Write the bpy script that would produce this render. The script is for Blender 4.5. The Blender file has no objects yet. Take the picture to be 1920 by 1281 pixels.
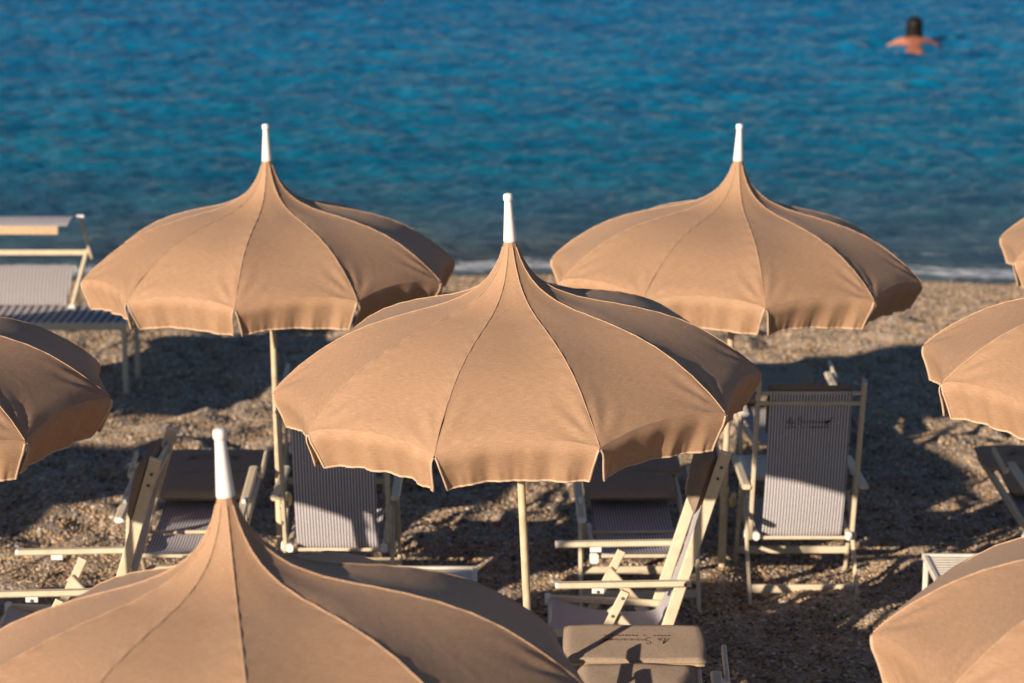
import bpy, bmesh, math, random
import numpy as np
from mathutils import Vector, Matrix, Euler

rad = math.radians
scene = bpy.context.scene
col = scene.collection
random.seed(7)
rng = np.random.default_rng(11)

# ------------------------------------------------------------------ camera
CAMZ = 5.84                      # water level is z = 0
PITCH = 15.0
cam_d = bpy.data.cameras.new('camera')
cam = bpy.data.objects.new('camera', cam_d)
col.objects.link(cam)
cam.location = (0, 0, CAMZ)
cam.rotation_euler = (rad(90 - PITCH), 0, 0)
cam_d.lens = 85.0
cam_d.sensor_width = 36.0
cam_d.clip_end = 6000
cam_d.dof.use_dof = True
cam_d.dof.focus_distance = 10.1
cam_d.dof.aperture_fstop = 2.4
cam_d.dof.aperture_blades = 9
scene.camera = cam

# ------------------------------------------------------------------ sky, sun, exposure
SUN_AZ, SUN_EL = 41.0, 17.2     # light travels 41 deg right of the view direction
world = bpy.data.worlds.new('World')
scene.world = world
world.use_nodes = True
wn = world.node_tree
bg = wn.nodes['Background']
sky = wn.nodes.new('ShaderNodeTexSky')
sky.sky_type = 'NISHITA'
sky.sun_disc = False
sky.sun_elevation = rad(SUN_EL)
sky.sun_rotation = rad(180 + SUN_AZ)
sky.air_density = 1.0
sky.dust_density = 0.3
sky.ozone_density = 4.0
wn.links.new(sky.outputs[0], bg.inputs[0])
bg.inputs[1].default_value = 0.05

sun_d = bpy.data.lights.new('sun', 'SUN')
sun_d.energy = 5.0
sun_d.angle = rad(0.53)
sun_d.color = (1.0, 0.83, 0.64)
sun = bpy.data.objects.new('sun', sun_d)
col.objects.link(sun)
d = Vector((math.sin(rad(SUN_AZ)) * math.cos(rad(SUN_EL)), math.cos(rad(SUN_AZ)) * math.cos(rad(SUN_EL)), -math.sin(rad(SUN_EL))))
sun.rotation_euler = d.to_track_quat('-Z', 'Y').to_euler()
sun.location = (-6, -12, 14)

vs = scene.view_settings
vs.view_transform = 'Standard'
vs.look = 'None'
vs.exposure = 0.58
vs.gamma = 1.0
vs.use_curve_mapping = False
scene.cycles.use_denoising = True
scene.cycles.max_bounces = 8

# ------------------------------------------------------------------ noise and terrain helpers
_grids = {}
def vnoise(x, y, seed):
    """smooth value noise on arrays, period 256"""
    if seed not in _grids:
        _grids[seed] = np.random.default_rng(seed).random((256, 256)) * 2 - 1
    g = _grids[seed]
    xi = np.floor(x).astype(int); yi = np.floor(y).astype(int)
    fx = x - xi; fy = y - yi
    fx = fx * fx * fx * (fx * (fx * 6 - 15) + 10); fy = fy * fy * fy * (fy * (fy * 6 - 15) + 10)
    a = g[xi % 256, yi % 256]; b = g[(xi + 1) % 256, yi % 256]
    c = g[xi % 256, (yi + 1) % 256]; e = g[(xi + 1) % 256, (yi + 1) % 256]
    return (a * (1 - fx) + b * fx) * (1 - fy) + (c * (1 - fx) + e * fx) * fy

def ground_smooth(y):
    """beach profile: almost level terrace, then a pebble slope down to the water"""
    y = np.asarray(y, float)
    z = 1.582 - 0.065 * y
    flat = 0.915 + 0.004 * (10.3 - y)
    k = 0.05
    lo = -np.log(np.exp(-z / k) + np.exp(-flat / k)) * k     # smooth minimum
    return lo + k * 0.3

def ground_z(x, y):
    x = np.asarray(x, float); y = np.asarray(y, float)
    b = ground_smooth(y)
    fade = np.clip((23.6 - y) / 2.0, 0.10, 1)
    n = 0.040 * vnoise(x / 0.62, y / 0.50, 1) + 0.042 * vnoise(x / 0.30 + 7, y / 0.27, 2) + 0.027 * vnoise(x / 0.15, y / 0.14, 3)
    n += 0.03 * vnoise(x / 1.7, y / 1.4, 4)
    return b + n * fade - 0.012

def gz(x, y):
    return float(ground_z(np.array([x]), np.array([y]))[0])

# ------------------------------------------------------------------ material helpers
def new_mat(name):
    m = bpy.data.materials.new(name)
    m.use_nodes = True
    nt = m.node_tree
    return m, nt, nt.nodes['Principled BSDF'], nt.nodes['Material Output']

def N(nt, kind, **kw):
    n = nt.nodes.new(kind)
    for k, v in kw.items():
        setattr(n, k, v)
    return n

def ramp(nt, stops, interp='LINEAR'):
    r = nt.nodes.new('ShaderNodeValToRGB')
    r.color_ramp.interpolation = interp
    els = r.color_ramp.elements
    while len(els) < len(stops):
        els.new(0.5)
    for e, (p, c) in zip(els, stops):
        e.position = p
        e.color = (c[0], c[1], c[2], 1)
    return r

def mat_canvas():
    m, nt, p, out = new_mat('canvas_tan')
    L = nt.links.new
    uv = N(nt, 'ShaderNodeUVMap'); uv.uv_map = 'uv'
    mp = N(nt, 'ShaderNodeMapping'); mp.inputs['Scale'].default_value = (22, 420, 1)
    L(uv.outputs[0], mp.inputs[0])
    n1 = N(nt, 'ShaderNodeTexNoise'); n1.inputs['Scale'].default_value = 1.0; n1.inputs['Detail'].default_value = 2
    L(mp.outputs[0], n1.inputs['Vector'])
    mp2 = N(nt, 'ShaderNodeMapping'); mp2.inputs['Scale'].default_value = (420, 60, 1)
    L(uv.outputs[0], mp2.inputs[0])
    n2 = N(nt, 'ShaderNodeTexNoise'); n2.inputs['Scale'].default_value = 1.0; n2.inputs['Detail'].default_value = 1
    L(mp2.outputs[0], n2.inputs['Vector'])
    n3 = N(nt, 'ShaderNodeTexNoise'); n3.inputs['Scale'].default_value = 3.2; n3.inputs['Detail'].default_value = 4
    tc = N(nt, 'ShaderNodeTexCoord'); L(tc.outputs['Object'], n3.inputs['Vector'])
    a = N(nt, 'ShaderNodeMath', operation='ADD'); L(n1.outputs[0], a.inputs[0])
    b = N(nt, 'ShaderNodeMath', operation='MULTIPLY'); b.inputs[1].default_value = 0.5; L(n2.outputs[0], b.inputs[0])
    L(b.outputs[0], a.inputs[1])
    r = ramp(nt, [(0.45, (0.36, 0.210, 0.120)), (0.75, (0.432, 0.262, 0.158)), (1.0, (0.525, 0.335, 0.212))])
    L(a.outputs[0], r.inputs[0])
    r3 = ramp(nt, [(0.3, (0.95, 0.945, 0.94)), (0.7, (1.0, 1.0, 1.0))])
    L(n3.outputs[0], r3.inputs[0])
    mx = N(nt, 'ShaderNodeMixRGB', blend_type='MULTIPLY'); mx.inputs[0].default_value = 1
    L(r.outputs[0], mx.inputs[1]); L(r3.outputs[0], mx.inputs[2])
    oi = N(nt, 'ShaderNodeObjectInfo')              # panels fade unevenly in the sun
    fd = N(nt, 'ShaderNodeMapRange'); fd.inputs[3].default_value = 0.94; fd.inputs[4].default_value = 1.05
    L(oi.outputs['Random'], fd.inputs[0])
    mf = N(nt, 'ShaderNodeMixRGB', blend_type='MULTIPLY'); mf.inputs[0].default_value = 1
    L(mx.outputs[0], mf.inputs[1]); L(fd.outputs[0], mf.inputs[2])
    L(mf.outputs[0], p.inputs['Base Color'])
    p.inputs['Roughness'].default_value = 0.72
    p.inputs['Specular IOR Level'].default_value = 0.4
    p.inputs['Sheen Weight'].default_value = 0.05
    bp = N(nt, 'ShaderNodeBump'); bp.inputs['Strength'].default_value = 0.25; bp.inputs['Distance'].default_value = 0.002
    L(a.outputs[0], bp.inputs['Height'])
    mpw = N(nt, 'ShaderNodeMapping'); mpw.inputs['Scale'].default_value = (9, 14, 1)
    L(uv.outputs[0], mpw.inputs[0])
    nw = N(nt, 'ShaderNodeTexNoise'); nw.inputs['Scale'].default_value = 1; nw.inputs['Detail'].default_value = 3; nw.inputs['Distortion'].default_value = 0.6
    L(mpw.outputs[0], nw.inputs['Vector'])
    bp2 = N(nt, 'ShaderNodeBump'); bp2.inputs['Strength'].default_value = 0.14; bp2.inputs['Distance'].default_value = 0.012
    L(nw.outputs[0], bp2.inputs['Height']); L(bp.outputs[0], bp2.inputs['Normal'])
    L(bp2.outputs[0], p.inputs['Normal'])
    tr = N(nt, 'ShaderNodeBsdfTranslucent'); tr.inputs[0].default_value = (0.50, 0.27, 0.11, 1)
    ms = N(nt, 'ShaderNodeMixShader'); ms.inputs[0].default_value = 0.10
    L(p.outputs[0], ms.inputs[1]); L(tr.outputs[0], ms.inputs[2]); L(ms.outputs[0], out.inputs[0])
    return m

def mat_plain(name, colr, rough=0.5, noise=0.08, scale=40, spec=0.4, bump=0.0):
    m, nt, p, out = new_mat(name)
    L = nt.links.new
    tc = N(nt, 'ShaderNodeTexCoord')
    n = N(nt, 'ShaderNodeTexNoise'); n.inputs['Scale'].default_value = scale; n.inputs['Detail'].default_value = 5
    L(tc.outputs['Object'], n.inputs['Vector'])
    lo = [c * (1 - noise * 2) for c in colr]; hi = [min(1, c * (1 + noise)) for c in colr]
    r = ramp(nt, [(0.3, lo), (0.6, hi)])
    L(n.outputs[0], r.inputs[0]); L(r.outputs[0], p.inputs['Base Color'])
    p.inputs['Roughness'].default_value = rough
    p.inputs['Specular IOR Level'].default_value = spec
    if bump:
        b = N(nt, 'ShaderNodeBump'); b.inputs['Strength'].default_value = bump; b.inputs['Distance'].default_value = 0.003
        L(n.outputs[0], b.inputs['Height']); L(b.outputs[0], p.inputs['Normal'])
    return m

def mat_stripes(name, axis='X', period=0.0172, k=1.0):
    """woven deck-chair cloth: pale and taupe stripes running along the sling"""
    m, nt, p, out = new_mat(name)
    L = nt.links.new
    tc = N(nt, 'ShaderNodeTexCoord')
    sx = N(nt, 'ShaderNodeSeparateXYZ'); L(tc.outputs['Object'], sx.inputs[0])
    mu = N(nt, 'ShaderNodeMath', operation='MULTIPLY'); mu.inputs[1].default_value = 2 * math.pi / period
    L(sx.outputs[axis], mu.inputs[0])
    sn = N(nt, 'ShaderNodeMath', operation='SINE'); L(mu.outputs[0], sn.inputs[0])
    mr = N(nt, 'ShaderNodeMapRange'); mr.inputs[1].default_value = -0.35; mr.inputs[2].default_value = 0.35
    L(sn.outputs[0], mr.inputs[0])
    n = N(nt, 'ShaderNodeTexNoise'); n.inputs['Scale'].default_value = 160; n.inputs['Detail'].default_value = 3
    L(tc.outputs['Object'], n.inputs['Vector'])
    c1 = ramp(nt, [(0.3, (0.15 * k, 0.133 * k, 0.135 * k)), (0.7, (0.20 * k, 0.18 * k, 0.18 * k))])
    c2 = ramp(nt, [(0.3, (0.71 * k, 0.67 * k, 0.72 * k)), (0.7, (0.85 * k, 0.81 * k, 0.86 * k))])
    L(n.outputs[0], c1.inputs[0]); L(n.outputs[0], c2.inputs[0])
    mx = N(nt, 'ShaderNodeMixRGB'); L(mr.outputs[0], mx.inputs[0]); L(c1.outputs[0], mx.inputs[1]); L(c2.outputs[0], mx.inputs[2])
    L(mx.outputs[0], p.inputs['Base Color'])
    p.inputs['Roughness'].default_value = 0.8
    p.inputs['Specular IOR Level'].default_value = 0.2
    b = N(nt, 'ShaderNodeBump'); b.inputs['Strength'].default_value = 0.2; b.inputs['Distance'].default_value = 0.001
    L(n.outputs[0], b.inputs['Height']); L(b.outputs[0], p.inputs['Normal'])
    tr = N(nt, 'ShaderNodeBsdfTranslucent'); L(mx.outputs[0], tr.inputs[0])
    ms = N(nt, 'ShaderNodeMixShader'); ms.inputs[0].default_value = 0.10
    L(p.outputs[0], ms.inputs[1]); L(tr.outputs[0], ms.inputs[2]); L(ms.outputs[0], out.inputs[0])
    return m

def mat_weave(name, c0, c1):
    m, nt, p, out = new_mat(name)
    L = nt.links.new
    tc = N(nt, 'ShaderNodeTexCoord')
    ck = N(nt, 'ShaderNodeTexWave', wave_type='BANDS', bands_direction='X'); ck.inputs['Scale'].default_value = 70
    ck2 = N(nt, 'ShaderNodeTexWave', wave_type='BANDS', bands_direction='DIAGONAL'); ck2.inputs['Scale'].default_value = 60
    for k in (ck, ck2):
        k.inputs['Distortion'].default_value = 1.5; k.inputs['Detail'].default_value = 2
        L(tc.outputs['Object'], k.inputs['Vector'])
    n = N(nt, 'ShaderNodeTexNoise'); n.inputs['Scale'].default_value = 90; n.inputs['Detail'].default_value = 4
    L(tc.outputs['Object'], n.inputs['Vector'])
    a = N(nt, 'ShaderNodeMath', operation='MULTIPLY'); L(ck.outputs[1], a.inputs[0]); L(ck2.outputs[1], a.inputs[1])
    a2 = N(nt, 'ShaderNodeMath', operation='ADD'); L(a.outputs[0], a2.inputs[0]); L(n.outputs[0], a2.inputs[1])
    r = ramp(nt, [(0.35, c0), (1.0, c1)]); L(a2.outputs[0], r.inputs[0])
    L(r.outputs[0], p.inputs['Base Color'])
    p.inputs['Roughness'].default_value = 0.9; p.inputs['Specular IOR Level'].default_value = 0.15
    b = N(nt, 'ShaderNodeBump'); b.inputs['Strength'].default_value = 0.5; b.inputs['Distance'].default_value = 0.002
    L(a2.outputs[0], b.inputs['Height']); L(b.outputs[0], p.inputs['Normal'])
    return m

def mat_beach():
    m, nt, p, out = new_mat('pebble_sand')
    L = nt.links.new
    tc = N(nt, 'ShaderNodeTexCoord')
    v = N(nt, 'ShaderNodeTexVoronoi'); v.inputs['Scale'].default_value = 62
    L(tc.outputs['Object'], v.inputs['Vector'])
    sp = N(nt, 'ShaderNodeSeparateColor'); L(v.outputs['Color'], sp.inputs[0])
    r = ramp(nt, [(0.0, (0.164, 0.137, 0.115)), (0.3, (0.328, 0.246, 0.170)), (0.55, (0.437, 0.328, 0.218)), (0.8, (0.393, 0.361, 0.328)), (1.0, (0.601, 0.513, 0.437))])
    L(sp.outputs[0], r.inputs[0])
    n = N(nt, 'ShaderNodeTexNoise'); n.inputs['Scale'].default_value = 2.2; n.inputs['Detail'].default_value = 5
    L(tc.outputs['Object'], n.inputs['Vector'])
    r2 = ramp(nt, [(0.3, (0.82, 0.78, 0.74)), (0.7, (1, 1, 1))]); L(n.outputs[0], r2.inputs[0])
    mx = N(nt, 'ShaderNodeMixRGB', blend_type='MULTIPLY'); mx.inputs[0].default_value = 1
    L(r.outputs[0], mx.inputs[1]); L(r2.outputs[0], mx.inputs[2])
    # wet band at the water's edge
    sx = N(nt, 'ShaderNodeSeparateXYZ'); L(tc.outputs['Object'], sx.inputs[0])
    wn_ = N(nt, 'ShaderNodeTexNoise'); wn_.inputs['Scale'].default_value = 0.9; L(tc.outputs['Object'], wn_.inputs['Vector'])
    ad = N(nt, 'ShaderNodeMath', operation='MULTIPLY_ADD'); ad.inputs[1].default_value = 0.12; L(wn_.outputs[0], ad.inputs[0]); L(sx.outputs['Z'], ad.inputs[2])
    mr = N(nt, 'ShaderNodeMapRange'); mr.inputs[1].default_value = 0.13; mr.inputs[2].default_value = 0.21; mr.inputs[3].default_value = 0.35; mr.inputs[4].default_value = 1.0
    L(ad.outputs[0], mr.inputs[0])
    mx2 = N(nt, 'ShaderNodeMixRGB', blend_type='MULTIPLY'); mx2.inputs[0].default_value = 1
    L(mx.outputs[0], mx2.inputs[1]); L(mr.outputs[0], mx2.inputs[2])
    L(mx2.outputs[0], p.inputs['Base Color'])
    p.inputs['Roughness'].default_value = 0.8
    p.inputs['Specular IOR Level'].default_value = 0.25
    b = N(nt, 'ShaderNodeBump'); b.inputs['Strength'].default_value = 0.8; b.inputs['Distance'].default_value = 0.012; b.invert = True
    L(v.outputs['Distance'], b.inputs['Height']); L(b.outputs[0], p.inputs['Normal'])
    return m

def mat_pebble():
    m, nt, p, out = new_mat('pebble_stone')
    L = nt.links.new
    oi = N(nt, 'ShaderNodeObjectInfo')
    r = ramp(nt, [(0.0, (0.045, 0.038, 0.035)), (0.14, (0.17, 0.125, 0.09)), (0.34, (0.39, 0.25, 0.13)), (0.58, (0.52, 0.345, 0.185)),
                  (0.74, (0.31, 0.265, 0.23)), (0.88, (0.50, 0.39, 0.29)), (1.0, (0.72, 0.63, 0.55))])
    L(oi.outputs['Random'], r.inputs[0]); L(r.outputs[0], p.inputs['Base Color'])
    p.inputs['Roughness'].default_value = 0.65; p.inputs['Specular IOR Level'].default_value = 0.35
    return m

def mat_water():
    m, nt, p, out = new_mat('sea_water')
    L = nt.links.new
    tc = N(nt, 'ShaderNodeTexCoord')
    sx = N(nt, 'ShaderNodeSeparateXYZ'); L(tc.outputs['Object'], sx.inputs[0])
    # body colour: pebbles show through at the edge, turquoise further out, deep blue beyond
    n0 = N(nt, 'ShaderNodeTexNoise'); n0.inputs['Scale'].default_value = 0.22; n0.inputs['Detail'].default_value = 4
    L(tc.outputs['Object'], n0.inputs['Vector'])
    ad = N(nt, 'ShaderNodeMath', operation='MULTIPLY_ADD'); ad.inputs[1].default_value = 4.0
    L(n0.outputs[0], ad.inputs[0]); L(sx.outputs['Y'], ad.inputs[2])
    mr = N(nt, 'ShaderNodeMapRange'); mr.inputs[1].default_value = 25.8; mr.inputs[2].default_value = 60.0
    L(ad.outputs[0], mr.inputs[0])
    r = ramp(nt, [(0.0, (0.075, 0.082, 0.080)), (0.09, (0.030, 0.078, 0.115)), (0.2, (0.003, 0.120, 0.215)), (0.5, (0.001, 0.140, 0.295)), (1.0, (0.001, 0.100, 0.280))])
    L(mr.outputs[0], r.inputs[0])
    # light and dark of waves and gusts, painted into the body colour as patches
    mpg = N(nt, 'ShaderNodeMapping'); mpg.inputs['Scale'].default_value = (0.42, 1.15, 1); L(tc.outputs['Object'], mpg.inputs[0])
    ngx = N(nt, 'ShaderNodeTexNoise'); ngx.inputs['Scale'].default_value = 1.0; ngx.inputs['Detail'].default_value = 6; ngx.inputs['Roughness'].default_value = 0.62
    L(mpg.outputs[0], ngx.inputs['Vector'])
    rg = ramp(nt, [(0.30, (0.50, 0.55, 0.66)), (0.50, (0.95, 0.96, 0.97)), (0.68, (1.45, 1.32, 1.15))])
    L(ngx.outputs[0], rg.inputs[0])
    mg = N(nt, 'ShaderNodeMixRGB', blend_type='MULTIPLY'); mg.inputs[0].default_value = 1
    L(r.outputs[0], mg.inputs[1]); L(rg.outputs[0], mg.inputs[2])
    # foam where the wavelets break on the pebbles
    fm = N(nt, 'ShaderNodeAttribute'); fm.attribute_name = 'foam'
    nf = N(nt, 'ShaderNodeTexNoise'); nf.inputs['Scale'].default_value = 7.0; nf.inputs['Detail'].default_value = 7; nf.inputs['Roughness'].default_value = 0.7
    mpf = N(nt, 'ShaderNodeMapping'); mpf.inputs['Scale'].default_value = (0.55, 1.0, 1.0); L(tc.outputs['Object'], mpf.inputs[0]); L(mpf.outputs[0], nf.inputs['Vector'])
    fa = N(nt, 'ShaderNodeMath', operation='ADD'); L(fm.outputs['Fac'], fa.inputs[0]); L(nf.outputs[0], fa.inputs[1])
    fr = N(nt, 'ShaderNodeMapRange'); fr.inputs[1].default_value = 0.98; fr.inputs[2].default_value = 1.22
    L(fa.outputs[0], fr.inputs[0])
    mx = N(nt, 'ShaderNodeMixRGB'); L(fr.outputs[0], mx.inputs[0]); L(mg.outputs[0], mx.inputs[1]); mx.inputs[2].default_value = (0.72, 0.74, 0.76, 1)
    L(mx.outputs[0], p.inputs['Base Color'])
    rr = N(nt, 'ShaderNodeMapRange'); rr.inputs[3].default_value = 0.07; rr.inputs[4].default_value = 0.8
    L(fr.outputs[0], rr.inputs[0]); L(rr.outputs[0], p.inputs['Roughness'])
    p.inputs['IOR'].default_value = 1.33
    p.inputs['Specular IOR Level'].default_value = 0.18
    mp = N(nt, 'ShaderNodeMapping'); mp.inputs['Scale'].default_value = (2.7, 5.6, 1)
    L(tc.outputs['Object'], mp.inputs[0])
    n1 = N(nt, 'ShaderNodeTexNoise'); n1.inputs['Scale'].default_value = 1.0; n1.inputs['Detail'].default_value = 5; n1.inputs['Distortion'].default_value = 0.5
    L(mp.outputs[0], n1.inputs['Vector'])
    b = N(nt, 'ShaderNodeBump'); b.inputs['Strength'].default_value = 0.8; b.inputs['Distance'].default_value = 0.11
    L(n1.outputs[0], b.inputs['Height']); L(b.outputs[0], p.inputs['Normal'])
    return m

M = dict(
    canvas=mat_canvas(),
    seam=mat_plain('seam_tape', (0.52, 0.345, 0.225), 0.85, 0.10, 120, 0.2),
    piping=mat_plain('piping_cord', (0.53, 0.38, 0.265), 0.8, 0.05, 200, 0.2),
    finial=mat_plain('white_plastic', (0.80, 0.78, 0.76), 0.35, 0.02, 30, 0.5),
    pole=mat_plain('cream_pole_paint', (0.66, 0.52, 0.33), 0.45, 0.06, 14, 0.4),
    poledark=mat_plain('shaded_upper_pole_paint', (0.56, 0.45, 0.31), 0.5, 0.10, 14, 0.4),  # upper pole: canopy shade put into a darker, greyer paint colour
    frame=mat_plain('cream_frame_paint', (0.64, 0.54, 0.395), 0.42, 0.05, 20, 0.45),
    white=mat_plain('white_cap_plastic', (0.78, 0.76, 0.74), 0.4, 0.03, 30, 0.5),
    slat=mat_plain('white_slat_paint', (0.70, 0.64, 0.56), 0.5, 0.05, 25, 0.4),
    steel=mat_plain('dark_bolt_steel', (0.12, 0.11, 0.10), 0.4, 0.1, 60, 0.5),
    knob=mat_plain('yellow_knob_plastic', (0.70, 0.54, 0.26), 0.4, 0.06, 30, 0.5),
    stripe=mat_stripes('striped_sling_cloth'),
    stripe_bed=mat_stripes('wide_striped_daybed_cloth', 'X', 0.065, 0.7),
    stripe_back=mat_stripes('striped_daybed_back_cloth', 'X', 0.030, 0.62),
    pad_tan=mat_weave('tan_pad_weave', (0.27, 0.20, 0.145), (0.47, 0.365, 0.28)),
    pad_shaded=mat_weave('shaded_pillow_weave', (0.19, 0.14, 0.10), (0.34, 0.26, 0.195)),  # pad weave darkened partway, painting in the shade on back-lit pillows
    pad_edge=mat_plain('ochre_pad_trim', (0.50, 0.36, 0.20), 0.8, 0.08, 120, 0.2),
    ink=mat_plain('dark_red_embroidery', (0.075, 0.022, 0.022), 0.9, 0.2, 300, 0.1),
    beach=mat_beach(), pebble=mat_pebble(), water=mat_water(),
    skin=mat_plain('tanned_skin', (0.40, 0.15, 0.09), 0.45, 0.10, 9, 0.5),
    hair=mat_plain('wet_black_hair', (0.008, 0.006, 0.006), 0.6, 0.2, 60, 0.25),
)

# ------------------------------------------------------------------ mesh helpers
class MB:
    def __init__(self):
        self.v = []; self.f = []; self.mats = []
    def bar(self, p0, p1, w, t, side=None, ch=0.22):
        """chamfered rectangular bar: w along 'side', t along the other normal"""
        p0 = Vector(p0); p1 = Vector(p1); a = (p1 - p0).normalized()
        s = Vector(side) if side else (Vector((1, 0, 0)) if abs(a.x) < 0.9 else Vector((0, 1, 0)))
        s = (s - a * s.dot(a)).normalized(); n = a.cross(s).normalized()
        c = min(w, t) * ch; hw = w / 2; ht = t / 2
        prof = [(hw, ht - c), (hw - c, ht), (-hw + c, ht), (-hw, ht - c), (-hw, -ht + c), (-hw + c, -ht), (hw - c, -ht), (hw, -ht + c)]
        b = len(self.v)
        for p in (p0, p1):
            for (x, y) in prof:
                self.v.append(p + s * x + n * y)
        for i in range(8):
            j = (i + 1) % 8
            self.f.append((b + i, b + j, b + 8 + j, b + 8 + i))
        self.f.append(tuple(b + i for i in range(7, -1, -1))); self.f.append(tuple(b + 8 + i for i in range(8)))
        return self
    def lathe(self, prof, n=20, axis0=(0, 0, 0), axis=(0, 0, 1)):
        """prof: list of (radius, distance along axis)"""
        a = Vector(axis).normalized(); s = a.orthogonal().normalized(); q = a.cross(s)
        o = Vector(axis0); b = len(self.v)
        for (r, h) in prof:
            for i in range(n):
                an = 2 * math.pi * i / n
                self.v.append(o + a * h + (s * math.cos(an) + q * math.sin(an)) * max(r, 1e-5))
        for k in range(len(prof) - 1):
            for i in range(n):
                j = (i + 1) % n
                self.f.append((b + k * n + i, b + k * n + j, b + (k + 1) * n + j, b + (k + 1) * n + i))
        e = b + (len(prof) - 1) * n
        self.f.append(tuple(b + i for i in range(n - 1, -1, -1))); self.f.append(tuple(e + i for i in range(n)))
        return self
    def tube(self, pts, r, n=6):
        pts = [Vector(p) for p in pts]; b = len(self.v); up = None
        for k, p in enumerate(pts):
            t = (pts[min(k + 1, len(pts) - 1)] - pts[max(k - 1, 0)]).normalized()
            s = t.orthogonal().normalized() if up is None else (up - t * up.dot(t)).normalized()
            up = s; q = t.cross(s)
            for i in range(n):
                an = 2 * math.pi * i / n
                self.v.append(p + (s * math.cos(an) + q * math.sin(an)) * r)
        for k in range(len(pts) - 1):
            for i in range(n):
                j = (i + 1) % n
                self.f.append((b + k * n + i, b + k * n + j, b + (k + 1) * n + j, b + (k + 1) * n + i))
        e = b + (len(pts) - 1) * n
        self.f.append(tuple(b + i for i in range(n - 1, -1, -1))); self.f.append(tuple(e + i for i in range(n)))
        return self
    def pad(self, o, ax, ay, az, sx, sy, sz, nx=14, ny=8, puff=0.35, seed=0, box=5):
        """soft pad centred on o, half sizes sx, sy, sz along ax, ay, az"""
        o = Vector(o); ax = Vector(ax).normalized(); ay = Vector(ay).normalized(); az = Vector(az).normalized()
        rs = random.Random(seed); ph = [rs.random() * 6 for _ in range(4)]
        def edge(t):
            return (1 - abs(t) ** box) ** 0.5
        for sgn in (1, -1):
            b = len(self.v)
            for j in range(ny + 1):
                for i in range(nx + 1):
                    u = -1 + 2 * i / nx; w = -1 + 2 * j / ny
                    e = edge(u) * edge(w)
                    hgt = sz * e * (1 - puff * (0.5 * u * u + 0.5 * w * w)) * (1 + 0.10 * math.sin(5 * u + ph[0]) * math.sin(3 * w + ph[1]))
                    px = sx * u * (1 - 0.02 * w * w); py = sy * w * (1 - 0.03 * u * u + 0.012 * math.sin(7 * u + ph[2]))
                    self.v.append(o + ax * px + ay * py + az * (hgt * sgn))
            for j in range(ny):
                for i in range(nx):
                    q = (b + j * (nx + 1) + i, b + j * (nx + 1) + i + 1, b + (j + 1) * (nx + 1) + i + 1, b + (j + 1) * (nx + 1) + i)
                    self.f.append(q if sgn > 0 else q[::-1])
        return self
    def sheet(self, rows, thick):
        """rows of points -> closed thin sheet; thickness along the computed normal"""
        rows = [[Vector(p) for p in r] for r in rows]; nr = len(rows); nc = len(rows[0]); b = len(self.v)
        nrm = []
        for j in range(nr):
            for i in range(nc):
                du = rows[j][min(i + 1, nc - 1)] - rows[j][max(i - 1, 0)]
                dv = rows[min(j + 1, nr - 1)][i] - rows[max(j - 1, 0)][i]
                nrm.append(du.cross(dv).normalized())
        for s in (0.5, -0.5):
            for j in range(nr):
                for i in range(nc):
                    self.v.append(rows[j][i] + nrm[j * nc + i] * thick * s)
        K = nr * nc
        for j in range(nr - 1):
            for i in range(nc - 1):
                a = b + j * nc + i
                self.f.append((a, a + 1, a + nc + 1, a + nc))
                self.f.append((a + K, a + K + nc, a + K + nc + 1, a + K + 1))
        ring = [i for i in range(nc)] + [j * nc + nc - 1 for j in range(1, nr)] + [(nr - 1) * nc + i for i in range(nc - 2, -1, -1)] + [j * nc for j in range(nr - 2, 0, -1)]
        for k in range(len(ring)):
            x, y = b + ring[k], b + ring[(k + 1) % len(ring)]
            self.f.append((y, x, x + K, y + K))
        return self
    def mesh(self, name, mat, smooth=35):
        me = bpy.data.meshes.new(name)
        me.from_pydata([tuple(p) for p in self.v], [], self.f)
        me.materials.append(mat)
        me.update()
        if smooth:
            me.shade_smooth(); me.set_sharp_from_angle(angle=rad(smooth))
        return me
    def build(self, name, mat, parent=None, smooth=35):
        return link(name, self.mesh(name, mat, smooth), parent)

def link(name, me, parent=None):
    o = bpy.data.objects.new(name, me)
    col.objects.link(o)
    if parent:
        o.parent = parent
    return o

def tag(o, label=None, cat=None, group=None, kind=None):
    if label: o['label'] = label
    if cat: o['category'] = cat
    if group: o['group'] = group
    if kind: o['kind'] = kind
    return o

def empty(name, loc=(0, 0, 0), rot=(0, 0, 0)):
    o = bpy.data.objects.new(name, None)
    col.objects.link(o)
    o.location = loc; o.rotation_euler = rot
    o.empty_display_size = 0.2
    return o

def copy_tree(o, parent=None):
    c = o.copy(); col.objects.link(c); c.parent = parent
    for ch in list(o.children):
        copy_tree(ch, c)
    return c

def grid_mesh(name, X, Y, Z, mat, attr=None):
    ny, nx = X.shape
    me = bpy.data.meshes.new(name)
    co = np.stack([X, Y, Z], -1).reshape(-1, 3).astype(np.float32)
    idx = np.arange(nx * ny).reshape(ny, nx)
    q = np.stack([idx[:-1, :-1], idx[:-1, 1:], idx[1:, 1:], idx[1:, :-1]], -1).reshape(-1, 4)
    me.vertices.add(len(co)); me.vertices.foreach_set('co', co.ravel())
    me.loops.add(q.size); me.loops.foreach_set('vertex_index', q.ravel().astype(np.int32))
    me.polygons.add(len(q)); me.polygons.foreach_set('loop_start', (np.arange(len(q)) * 4).astype(np.int32))
    me.polygons.foreach_set('loop_total', np.full(len(q), 4, np.int32))
    me.update(calc_edges=True)
    me.materials.append(mat)
    me.shade_smooth()
    if attr:
        a = me.attributes.new(attr[0], 'FLOAT', 'POINT')
        a.data.foreach_set('value', attr[1].ravel().astype(np.float32))
    return me

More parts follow.
